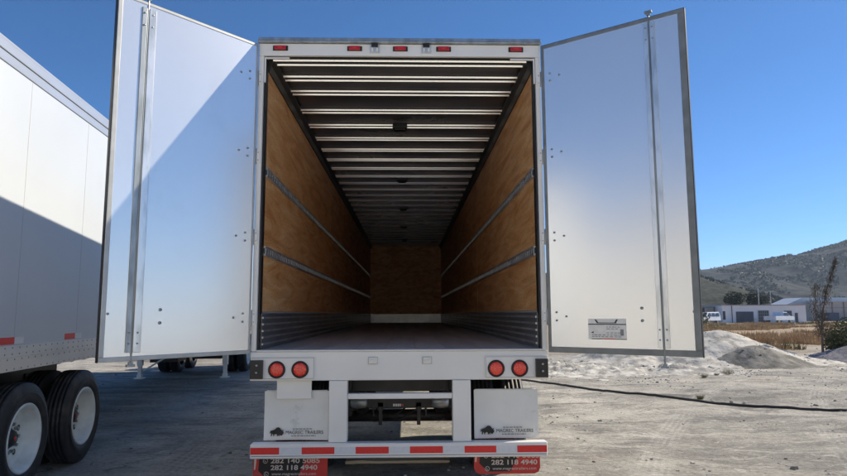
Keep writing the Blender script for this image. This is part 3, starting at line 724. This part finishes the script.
# hose
ctl = [(-1.5, 13.8), (.6, 12.4), (2.0, 10.9), (3.28, 8.86), (4.0, 7.45), (4.54, 6.71), (5.3, 5.84), (6.2, 5.18), (7.18, 4.7), (8.6, 4.1), (10.5, 3.7), (14, 3.4)]
pts = []
for i in range(len(ctl)-1):
    p0, p1, p2, p3 = [Vector(ctl[max(0, min(len(ctl)-1, i+k))]) for k in (-1, 0, 1, 2)]
    for j in range(14):
        t = j/14; q = .5*((2*p1)+(p2-p0)*t+(2*p0-5*p1+4*p2-p3)*t*t+(3*p1-p0-3*p2+p3)*t**3); pts.append((q.x, q.y, ground_z(q.x, q.y)+.020))
mb = MB(); mb.tube(pts, .021, 8)
tag(mb.build('hose', mat('hose_black', (.03, .028, .028), .6)), 'long black hose lying across the dusty yard to the right', 'hose')

mb = MB(); mb.prism([(-.60, .0), (-.52, .0), (-.48, .004), (.50, .004), (.52, .02), (.50, .03), (.30, .034), (-.30, .03), (-.42, .04), (-.60, .03)], -.07, .09)  # low cream solid standing in for a streak of sunlight on the ground
o = mb.build('sunlit_streak', mat('sunlit_cream', (.74, .64, .46), .8, c2=(.62, .52, .36), scale=3, stretch=(.3, 3, 1)), None, .003); o.location = (.0, 1.46, .004); tag(o, 'pale slab standing in for a sunlit streak on the ground below the rear bumper', 'sunlit_streak')
# ------------------------------------------------------------------ PLANTS
def leafmat(name, a, b):
    m = mat(name, a, .6, c2=b, scale=1.3, lo=.35, hi=.65, spec=.2)
    return m
M['leafdark'] = leafmat('dark_leaves', (.022, .034, .016), (.045, .060, .025))
M['leafolive'] = leafmat('olive_leaves', (.070, .085, .035), (.13, .13, .055))
M['leafgrey'] = leafmat('grey_green_leaves', (.10, .12, .08), (.17, .18, .12))
M['bark'] = mat('bark', (.12, .085, .06), .9, c2=(.19, .14, .10), scale=8, stretch=(1, 1, .3), bump=.5)
M['dry'] = mat('dry_grass', (.60, .45, .26), .9, c2=(.42, .27, .14), scale=.35, lo=.38, hi=.6, spec=.1)
M['drygreen'] = mat('green_weed', (.15, .16, .07), .9, c2=(.25, .21, .10), scale=1.0, spec=.1)
def leaf(mb, c, size, m=0, up_=.3):
    d = Vector((random.gauss(0, 1), random.gauss(0, 1), random.gauss(up_, 1))).normalized(); e = d.cross(Vector((random.gauss(0, 1), random.gauss(0, 1), random.gauss(0, 1)))).normalized()
    mb.add([c-d*size*.5, c+e*size*.28, c+d*size*.5, c-e*size*.28], [(0, 1, 2, 3)], m)
def bush(name, x, y, clumps, n, size, m, label, cat='bush', trunk=None, group=None):
    e = empty(name, (x, y, ground_z(x, y)), 0, label, cat, group)
    mb = MB()
    for i in range(n):
        cx, cy, cz, r = random.choice(clumps)
        v = Vector((random.gauss(0, 1), random.gauss(0, 1), random.gauss(0, 1))).normalized()*r*random.uniform(.35, 1.0)**.6
        leaf(mb, Vector((cx, cy, cz))+v, size*random.uniform(.6, 1.4))
    mb.build('crown' if trunk else 'foliage', m, e)
    mb = MB()
    for cx, cy, cz, r in clumps:
        if trunk: mb.tube([(0, 0, trunk*.7), (cx*.4, cy*.4, (trunk+cz)*.5), (cx, cy, cz)], [.10, .06, .02], 6)
        else: mb.tube([(cx*.1, cy*.1, 0), (cx*.5, cy*.5, cz*.5), (cx, cy, cz)], [.02, .015, .006], 5)
    if trunk: mb.tube([(0, 0, -.1), (.05, 0, trunk*.5), (0, 0, trunk*.8)], [.2, .16, .12], 8)
    mb.build('trunk' if trunk else 'stems', M['bark'], e)
    return e
random.seed(31)
cl = [(random.uniform(-.7, .9), random.uniform(-.5, .5), random.uniform(.25, 1.05), random.uniform(.25, .42)) for _ in range(14)]
bush('bush', 15.15, 15.9, cl, 5200, .075, M['leafolive'], 'olive green bush growing behind the blue-grey gravel pile')
cl = [(random.uniform(-.5, .5), random.uniform(-.4, .4), random.uniform(.3, 1.45), random.uniform(.16, .34)) for _ in range(12)]
bush('bush', 11.2, 19.2, cl, 2600, .07, M['leafgrey'], 'thin grey-green shrub behind the white sand pile beside the open door')
# slender leaning tree
st_ = empty('sapling', (13.95, 15.4, 0), 0, 'thin leaning sapling with feathery dark foliage standing left of the olive bush', 'tree')
spine = [(0, 0, -.05), (.0, 0, .5), (.03, 0, 1.1), (.12, 0, 1.7), (.28, 0, 2.25), (.50, .05, 2.75), (.72, .05, 3.35)]
mb = MB(); mb.tube(spine, [.045, .04, .034, .028, .02, .012, .004], 7); mb.tube([(.03, 0, .9), (-.12, .05, 1.5), (-.10, .05, 2.1), (-.02, .05, 2.5)], [.02, .016, .010, .004], 6)
mb.build('trunk', M['bark'], st_)
mb = MB(); random.seed(12)
def along(sp, t):
    f = t*(len(sp)-1); i = min(int(f), len(sp)-2); a, b = Vector(sp[i]), Vector(sp[i+1]); return a+(b-a)*(f-i), (b-a).normalized()
for i in range(3000):
    t = random.uniform(.22, 1.0); p, d = along(spine, t); wd = .11*(1-t)+.035
    if random.random() < .3: p, d = along([(.03, 0, .9), (-.12, .05, 1.5), (-.10, .05, 2.1), (-.02, .05, 2.5)], random.random()); wd = .09
    clump = noise.noise(p*4.0)
    if clump < -.26: continue
    q = p+Vector((random.gauss(0, wd), random.gauss(0, wd), random.gauss(0, .06)))
    dd = (d+Vector((random.gauss(0, .35), random.gauss(0, .35), .1))).normalized(); sd = dd.cross(Vector((random.random()-.5, random.random()-.5, .1))).normalized(); ln = random.uniform(.05, .13)
    mb.add([q, q+sd*.007+dd*ln*.5, q+dd*ln, q-sd*.007+dd*ln*.5], [(0, 1, 2, 3)])
mb.build('crown', mat('dry_dark_leaves', (.055, .045, .03), .8, c2=(.13, .10, .065), scale=3), st_)
# round trees before the hill
def round_tree(x, y, h, r, n, m, label):
    cl = [(random.uniform(-r, r)*.75, random.uniform(-r, r)*.6, h-r*.75+random.uniform(-.45, .55)*r, r*random.uniform(.35, .6)) for _ in range(14)]
    bush('tree', x, y, cl, n, .30, m, label, 'tree', h*.55, 'trees behind the white building')
random.seed(5)
round_tree(68.0, 124, 5.6, 1.8, 3000, M['leafdark'], 'left of the two dark round trees behind the left end of the white building')
round_tree(72.9, 124, 6.2, 2.1, 3400, M['leafdark'], 'taller and right of the two dark round trees behind the white building')
# dry grass field
mb = MB(); random.seed(77)
def tuft(mb, x, y, h, m, nb):
    for k in range(nb):
        a = random.uniform(0, 2*PI); r = random.uniform(0, .16); dx, dy = math.cos(a)*h*.35, math.sin(a)*h*.35
        bx, by = x+r*math.cos(a), y+r*math.sin(a); wv = .012+h*.03; c2 = random.uniform(0, PI); wx, wy = math.cos(c2)*wv, math.sin(c2)*wv
        hh = h*random.uniform(.6, 1.1)
        mb.add([(bx-wx, by-wy, 0), (bx+wx, by+wy, 0), (bx+dx, by+dy, hh)], [(0, 1, 2)], m)
cnt = 0
while cnt < 9000:
    y = random.uniform(21, 84); u_ = random.uniform(.42, .86); x = CX+u_*(y-CY)
    dn = noise.noise(Vector((x*.16, y*.16, 5)))
    if dn < -.08+max(0, (30-y)*.04): continue
    cnt += 1
    green = noise.noise(Vector((x*.3, y*.2, 15))) > .22
    tuft(mb, x, y, random.uniform(.15, .42)*(1.0+.4*dn), 1 if green else 0, 7)
tag(mb.build('dry_grass', [M['dry'], M['drygreen']]), 'dry yellow-brown grass field between the sand piles and the white building', 'grass', kind='stuff')
def weed(x, y, h, n, label, m=None):
    mb = MB()
    for k in range(n):
        a = random.uniform(0, 2*PI); rr = random.uniform(.0, h*.9); lean = random.uniform(.2, .9)*h; wv = .004; c2 = random.uniform(0, PI)
        bx, by = rr*.6*math.cos(a), rr*.6*math.sin(a)
        mb.add([(bx-wv*math.cos(c2), by-wv*math.sin(c2), 0), (bx+wv*math.cos(c2), by+wv*math.sin(c2), 0), (bx+lean*math.cos(a), by+lean*math.sin(a), h*random.uniform(.5, 1))], [(0, 1, 2)])
    o = mb.build('grass_tuft', m or M['drygreen']); o.location = (x, y, ground_z(x, y)); tag(o, label, 'weed')
random.seed(9)
weed(7.9, 10.5, .10, 60, 'sparse dark weed just left of the low weed by the powder strip')
weed(5.45, 6.15, .09, 160, 'small green tuft growing against the black hose')
weed(8.35, 10.75, .16, 150, 'low weed at the right end of the white powder strip')
weed(7.4, 10.1, .11, 110, 'low dark weed at the foot of the powder strip')

# ------------------------------------------------------------------ BUILDINGS
M['render'] = mat('white_render', (.88, .87, .85), .85, c2=(.82, .81, .79), scale=.6, dirt=(.55, .53, .50), dscale=.5)
M['gate'] = mat('grey_gate', (.085, .095, .115), .6, c2=(.11, .12, .14), scale=1)
M['glassd'] = mat('dark_glass', (.03, .035, .045), .15, c2=(.06, .065, .08), scale=.6)
M['roofmetal'] = mat('pale_roof_sheet', (.55, .58, .60), .45, .2, c2=(.48, .51, .54), scale=.5, stretch=(3, .3, 1))
BY = 90.0
b1 = empty('white_building', (50, BY, 0), 0, 'long low white building with grey gates and gridded windows across the dry field', 'building')
mb = MB(); mb.box(-1.8, 11.2, 0, 9, -.1, 2.62); wl = mb.build('wall', M['render'], b1)
mb = MB(); mb.box(-1.95, 11.35, -.15, 9.1, 2.62, 2.76); mb.build('roof_slab', mat('slab_grey', (.42, .41, .40), .8), b1)
mb = MB(); mb.box(.30, 3.0, -.06, .0, 0, 1.72)
for i in range(9): mb.box(.32+i*.3, .34+i*.3, -.09, -.06, 0.02, 1.70)
mb.build('gate', M['gate'], b1, 0)
mb = MB(); mb.box(3.75, 5.35, -.04, 0, 0, 1.85, 0)
for i in range(6): mb.box(3.72+i*.32, 3.78+i*.32, -.09, -.04, 0, 1.88, 1)
for i in range(5): mb.box(3.75, 5.35, -.08, -.045, .0+i*.46, .05+i*.46, 1)
mb.build('window', [M['glassd'], M['greyprint']], b1)
mb = MB(); mb.box(7.75, 8.95, -.04, 0, .9, 1.82, 0)
for i in range(5): mb.box(7.73+i*.295, 7.77+i*.295, -.08, -.04, .88, 1.84, 1)
for i in range(3): mb.box(7.75, 8.95, -.075, -.04, .9+i*.44, .94+i*.44, 1)
mb.build('window', [M['glassd'], M['greyprint']], b1)
mb = MB(); mb.box(9.45, 9.9, -.05, 0, 0, 1.5); mb.build('door', M['gate'], b1)
mb = MB(); mb.box(-1.75, -1.35, -.02, 0, .5, 1.8)
mb.tube([(-.35, -.1, .0), (-.35, -.1, 2.7)], .05, 6); mb.build('downpipe', M['glassd'], b1)
b3 = empty('shed', (46, BY+1.5, 0), 0, 'dark low open shed at the left end of the white building', 'shed')
mb = MB(); mb.box(-3.6, 1.9, 0, 5, 2.35, 2.5); mb.build('roof', mat('shed_roof', (.20, .20, .21), .7), b3)
for x in (-3.4, -1.6, .2, 1.8):
    mb = MB(); mb.box(x-.06, x+.06, .1, .25, 0, 2.35); mb.build('post', M['gate'], b3)
mb = MB(); mb.box(-3.5, 1.8, 3.5, 3.7, 0, 2.3); mb.build('wall', mat('shed_wall', (.14, .14, .15), .8), b3)
b2 = empty('warehouse', (75, 106, 0), 0, 'pale warehouse with a low metal roof behind the right half of the white building', 'building')
mb = MB(); mb.box(-1.2, 22, 0, 22, -.1, 3.40); mb.build('wall', mat('buff_wall', (.50, .46, .42), .85, c2=(.42, .39, .36), scale=.5), b2)
mb = MB(); mb.box(-1.4, 22.3, -.3, 3, 3.42, 3.62); mb.prism([(-5.0, 3.0), (-2.0, 4.25), (22, 4.3), (22, 3.5), (-5.0, 2.95)], 3.2, 9)
mb.build('roof', M['roofmetal'], b2)
mb = MB()
mb.box(-1.2, 15, -.012, -.002, 2.3, 2.4); mb.build('rail', mat('rail_paint', (.30, .26, .25), .7), b2)
for i in range(8):
    mb = MB(); mb.box(-.9+i*2.1, -.75+i*2.1, -.16, -.02, 0, 3.4); mb.build('post', bpy.data.materials['rail_paint'], b2)
mb = MB(); mb.box(-1.1, 2.3, -.25, -.17, 0, 1.5); mb.build('gate', M['gate'], b2)
# pole + street lights
def pole(x, y, h, label, name='utility_pole', arm=0, cat='pole'):
    e = empty(name, (x, y, 0), 0, label, cat)
    mb = MB(); mb.tube([(0, 0, -.1), (0, 0, h)], [.11, .07], 8); mb.build('shaft', bpy.data.materials['slab_grey'], e)
    if arm:
        mb = MB(); mb.tube([(-arm, 0, h-.1), (0, 0, h+.05), (arm, 0, h-.1)], .05, 6); mb.box(-arm-.3, -arm+.1, -.1, .1, h-.16, h-.06); mb.box(arm-.1, arm+.3, -.1, .1, h-.16, h-.06); mb.build('lamp_arm', bpy.data.materials['slab_grey'], e)
pole(59.6, 100, 5.6, 'thin grey pole rising behind the middle of the white building')
pole(64.0, 104, 5.3, 'two-armed lamp post behind the white building at the start of the metal roof', 'street_lamp', .7, 'street lamp')
pole(61.2, 88.5, 4.0, 'tall thin pole at the right end of the white building')

# ------------------------------------------------------------------ VEHICLES FAR OFF
M['carwhite'] = mat('car_white', (.72, .74, .76), .3, coat=.5)
def profile_body(mb, prof, hw, m=0, inset=0.0):
    n = len(prof)
    vs = [(x, -hw+ins, z) for x, z, ins in prof]+[(x, hw-ins, z) for x, z, ins in prof]
    mb.add(vs, [tuple(range(n)), tuple(range(2*n-1, n-1, -1))]+[(i, i+n, (i+1) % n+n, (i+1) % n) for i in range(n)], m)
def smallwheel(e, x, y, s, r=.36):
    mb = MB(); mb.lathe([(0, .0), (s*.0, r*.6), (s*.02, r*.62), (s*.02, r*.9), (0, r), (-s*.22, r), (-s*.24, 0)], (0, 0, 0), 20, 0, True, lambda v: Vector((x+v.y, y+v.x, r+v.z)))
    w_ = mb.build('wheel', M['tyre'], e)
    mb = MB(); mb.lathe([(s*.021, r*.6), (s*.012, r*.3), (s*.03, 0)], (0, 0, 0), 16, 0, True, lambda v: Vector((x+v.y, y+v.x, r+v.z))); mb.build('rim', M['galv'], w_)
pk = empty('pickup_truck', (53.7, 84.5, 0), math.radians(30), 'white pickup truck parked before the gridded windows of the white building, cab to the right', 'pickup')
mb = MB(); profile_body(mb, [(-2.4, .45, 0), (2.3, .45, 0), (2.45, .6, 0), (2.42, .95, .04), (1.35, 1.08, .05), (-2.4, 1.05, .02)], .90)
mb.build('body', M['carwhite'], pk, .04)
mb = MB(); profile_body(mb, [(-.35, 1.03, .05), (1.42, 1.05, .05), (.78, 1.62, .16), (-.25, 1.64, .16)], .88); mb.build('cab', M['carwhite'], pk, .05)
mb = MB()
for s in (-1, 1):
    mb.add([(-.2, s*.865, 1.10), (.42, s*.865, 1.10), (.42, s*.77, 1.55), (-.15, s*.77, 1.56)], [(0, 1, 2, 3) if s < 0 else (3, 2, 1, 0)]); mb.add([(.48, s*.865, 1.10), (1.2, s*.865, 1.10), (.75, s*.77, 1.54), (.48, s*.77, 1.55)], [(0, 1, 2, 3) if s < 0 else (3, 2, 1, 0)])
mb.add([(1.40, -.78, 1.09), (1.40, .78, 1.09), (.83, .68, 1.59), (.83, -.68, 1.59)], [(0, 1, 2, 3)])
mb.build('window', M['glassd'], pk)
mb = MB(); mb.box(-2.3, -.42, -.82, .82, 1.045, 1.062); mb.build('cargo_bed', M['gate'], pk)
for x in (-1.55, 1.5):
    for s in (-1, 1): smallwheel(pk, x, s*.84, s)
vn = empty('van', (43.6, 85.5, 0), math.radians(214), 'white minivan with dark windows parked at the left beside the open door edge', 'van')
mb = MB(); profile_body(mb, [(-2.2, .42, 0), (2.2, .42, 0), (2.3, .75, .02), (1.7, 1.0, .05), (1.0, 1.62, .16), (-2.0, 1.68, .16), (-2.25, 1.0, .04)], .92); mb.build('body', M['carwhite'], vn, .04)
mb = MB()
for s in (-1, 1):
    for a, b, c in ((-1.9, -.9, 0), (-.8, .1, 0), (.2, 1.3, .5)):
        q = [(a, s*.885, 1.05), (b, s*.885, 1.05), (b-c, s*.785, 1.52), (a+.05, s*.785, 1.52)]; mb.add(q, [(0, 1, 2, 3) if s < 0 else (3, 2, 1, 0)])
mb.add([(1.66, -.78, 1.05), (1.66, .78, 1.05), (1.08, .68, 1.58), (1.08, -.68, 1.58)], [(0, 1, 2, 3)])
mb.build('window', M['glassd'], vn)
for x in (-1.4, 1.4):
    for s in (-1, 1): smallwheel(vn, x, s*.84, s, .33)

# unseen pale depot, added to mirror in the open doors and bounce light
dp = empty('added_depot', (0, -28, 0), 0, 'long cream unseen depot added behind the viewer, mirrored softly in the glossy open trailer doors', 'building')
mb = MB(); mb.box(-45, 45, -16, 0, -.1, 9.2)
for i in range(150): mb.box(-45+i*.6, -44.8+i*.6, 0, .05, 0, 9.15)
mb.build('wall', mat('added_depot_cladding', (.80, .77, .69), .6, c2=(.76, .73, .65), scale=.6), dp)  # wall of the added unseen depot
mb = MB(); mb.prism([(-45.5, 9.22), (45.5, 9.22), (45.5, 9.5), (-45.5, 9.5)], -16.5, .5); mb.build('roof', M['roofmetal'], dp)  # roof of the added unseen depot
for x in (-30, -10, 12, 30):
    mb = MB(); mb.box(x, x+4.5, .06, .12, 0, 4.6)
    for i in range(14): mb.box(x, x+4.5, .12, .15, .1+i*.32, .14+i*.32)
    mb.build('added_roller_door', M['alu'], dp)
# ------------------------------------------------------------------ HILLS
ridge = [(-600, 25), (0, 32), (200, 42), (329, 49.7), (356, 52), (379, 56.4), (414, 61), (438, 64.4), (459, 69), (479, 74.7), (506, 82.7), (580, 104), (680, 128), (800, 138), (1200, 120)]
def rz(x):
    for (a, h), (b, g) in zip(ridge, ridge[1:]):
        if a <= x <= b: return h+(g-h)*(x-a)/(b-a)
    return 30
def hill(x, y):
    k = (y-CY)/(700-CY); xr = CX+(x-CX)/max(.4, k)     # ridge line bends gently round the valley
    r = rz(xr)
    t = (y-330)/370
    base = r*(sstep(0, 1, t)**1.15 if t < 1 else 1-.5*sstep(1, 2.2, t))
    nn = noise.fractal(Vector((x*.013, y*.006, 1)), .9, 2.1, 6)*9*sstep(0, .35, t)*(1-.95*sstep(.7, 1, t))
    nn += noise.noise(Vector((x*.09, y*.05, 4)))*.6*sstep(0, .3, t)
    return base+nn-1.0
hm = mat('scrub_hillside', (.020, .025, .027), .95, c2=(.070, .073, .072), scale=.14, stretch=(1, .6, 1), lo=.40, hi=.64, spec=.05, dirt=(.19, .19, .185), dscale=.011, dlo=.58, dhi=.70)
mb = MB(); nxh, nyh = 230, 60; vs = []
for j in range(nyh):
    y = 330+(j/(nyh-1))**1.1*700
    for i in range(nxh):
        x = 60+(i/(nxh-1))*1000; vs.append((x, y, hill(x, y)))
mb.add(vs, [(j*nxh+i, j*nxh+i+1, (j+1)*nxh+i+1, (j+1)*nxh+i) for j in range(nyh-1) for i in range(nxh-1)], 0, True)
tag(mb.build('far_hill', hm), kind='structure')
def hill2(x, y):
    d = math.hypot((x-110)/112, (y-345)/90); return 34*max(0, 1-d)**.85*(1+.12*noise.noise(Vector((x*.05, y*.05, 0))))+noise.fractal(Vector((x*.06, y*.05, 2)), .8, 2.1, 5)*2.2*sstep(1.0, .8, d)-1.0
mb = MB(); vs = []; na = 70
for j in range(na):
    for i in range(na):
        x = -10+i*240/(na-1); y = 255+j*180/(na-1); vs.append((x, y, hill2(x, y)))
mb.add(vs, [(j*na+i, j*na+i+1, (j+1)*na+i+1, (j+1)*na+i) for j in range(na-1) for i in range(na-1)], 0, True)
tag(mb.build('near_hill', mat('near_scrub', (.025, .030, .022), .95, c2=(.065, .064, .050), scale=.35, lo=.40, hi=.62, spec=.05)), kind='structure')
# scrub on the hills
mb = MB(); random.seed(99)
for i in range(15000):
    if i % 2: y = 330+random.random()**.8*350; x = CX+random.uniform(.40, .80)*(y-CY); z = hill(x, y); s_ = random.uniform(.8, 2.0)
    else: y = random.uniform(262, 350); x = CX+random.uniform(.40, .64)*(y-CY); z = hill2(x, y) if x < 228 else -9; s_ = random.uniform(.7, 1.6)
    if z < .2 or noise.noise(Vector((x*.02, y*.012, 8))) < -.05: continue
    for k in range(3):
        c = Vector((x+random.uniform(-.5, .5)*s_, y+random.uniform(-.5, .5)*s_, z+s_*.35)); leaf(mb, c, s_*1.5)
tag(mb.build('hillside_scrub', M['leafdark']), 'dark scrub dotted over the hillsides', 'scrub', kind='stuff')

# ------------------------------------------------------------------ HAZE
USE_HAZE = True
if USE_HAZE:
    hz = bpy.data.materials.new('air'); hz.use_nodes = True; n = hz.node_tree.nodes; n.clear()
    v = n.new('ShaderNodeVolumePrincipled'); v.inputs['Color'].default_value = (.62, .78, 1.0, 1); v.inputs['Density'].default_value = .00025; v.inputs['Anisotropy'].default_value = .2
    o = n.new('ShaderNodeOutputMaterial'); hz.node_tree.links.new(v.outputs[0], o.inputs['Volume'])
    mb = MB(); mb.box(-2900, 2900, -2900, 2900, -2.5, 175); tag(mb.build('haze', hz), kind='stuff')
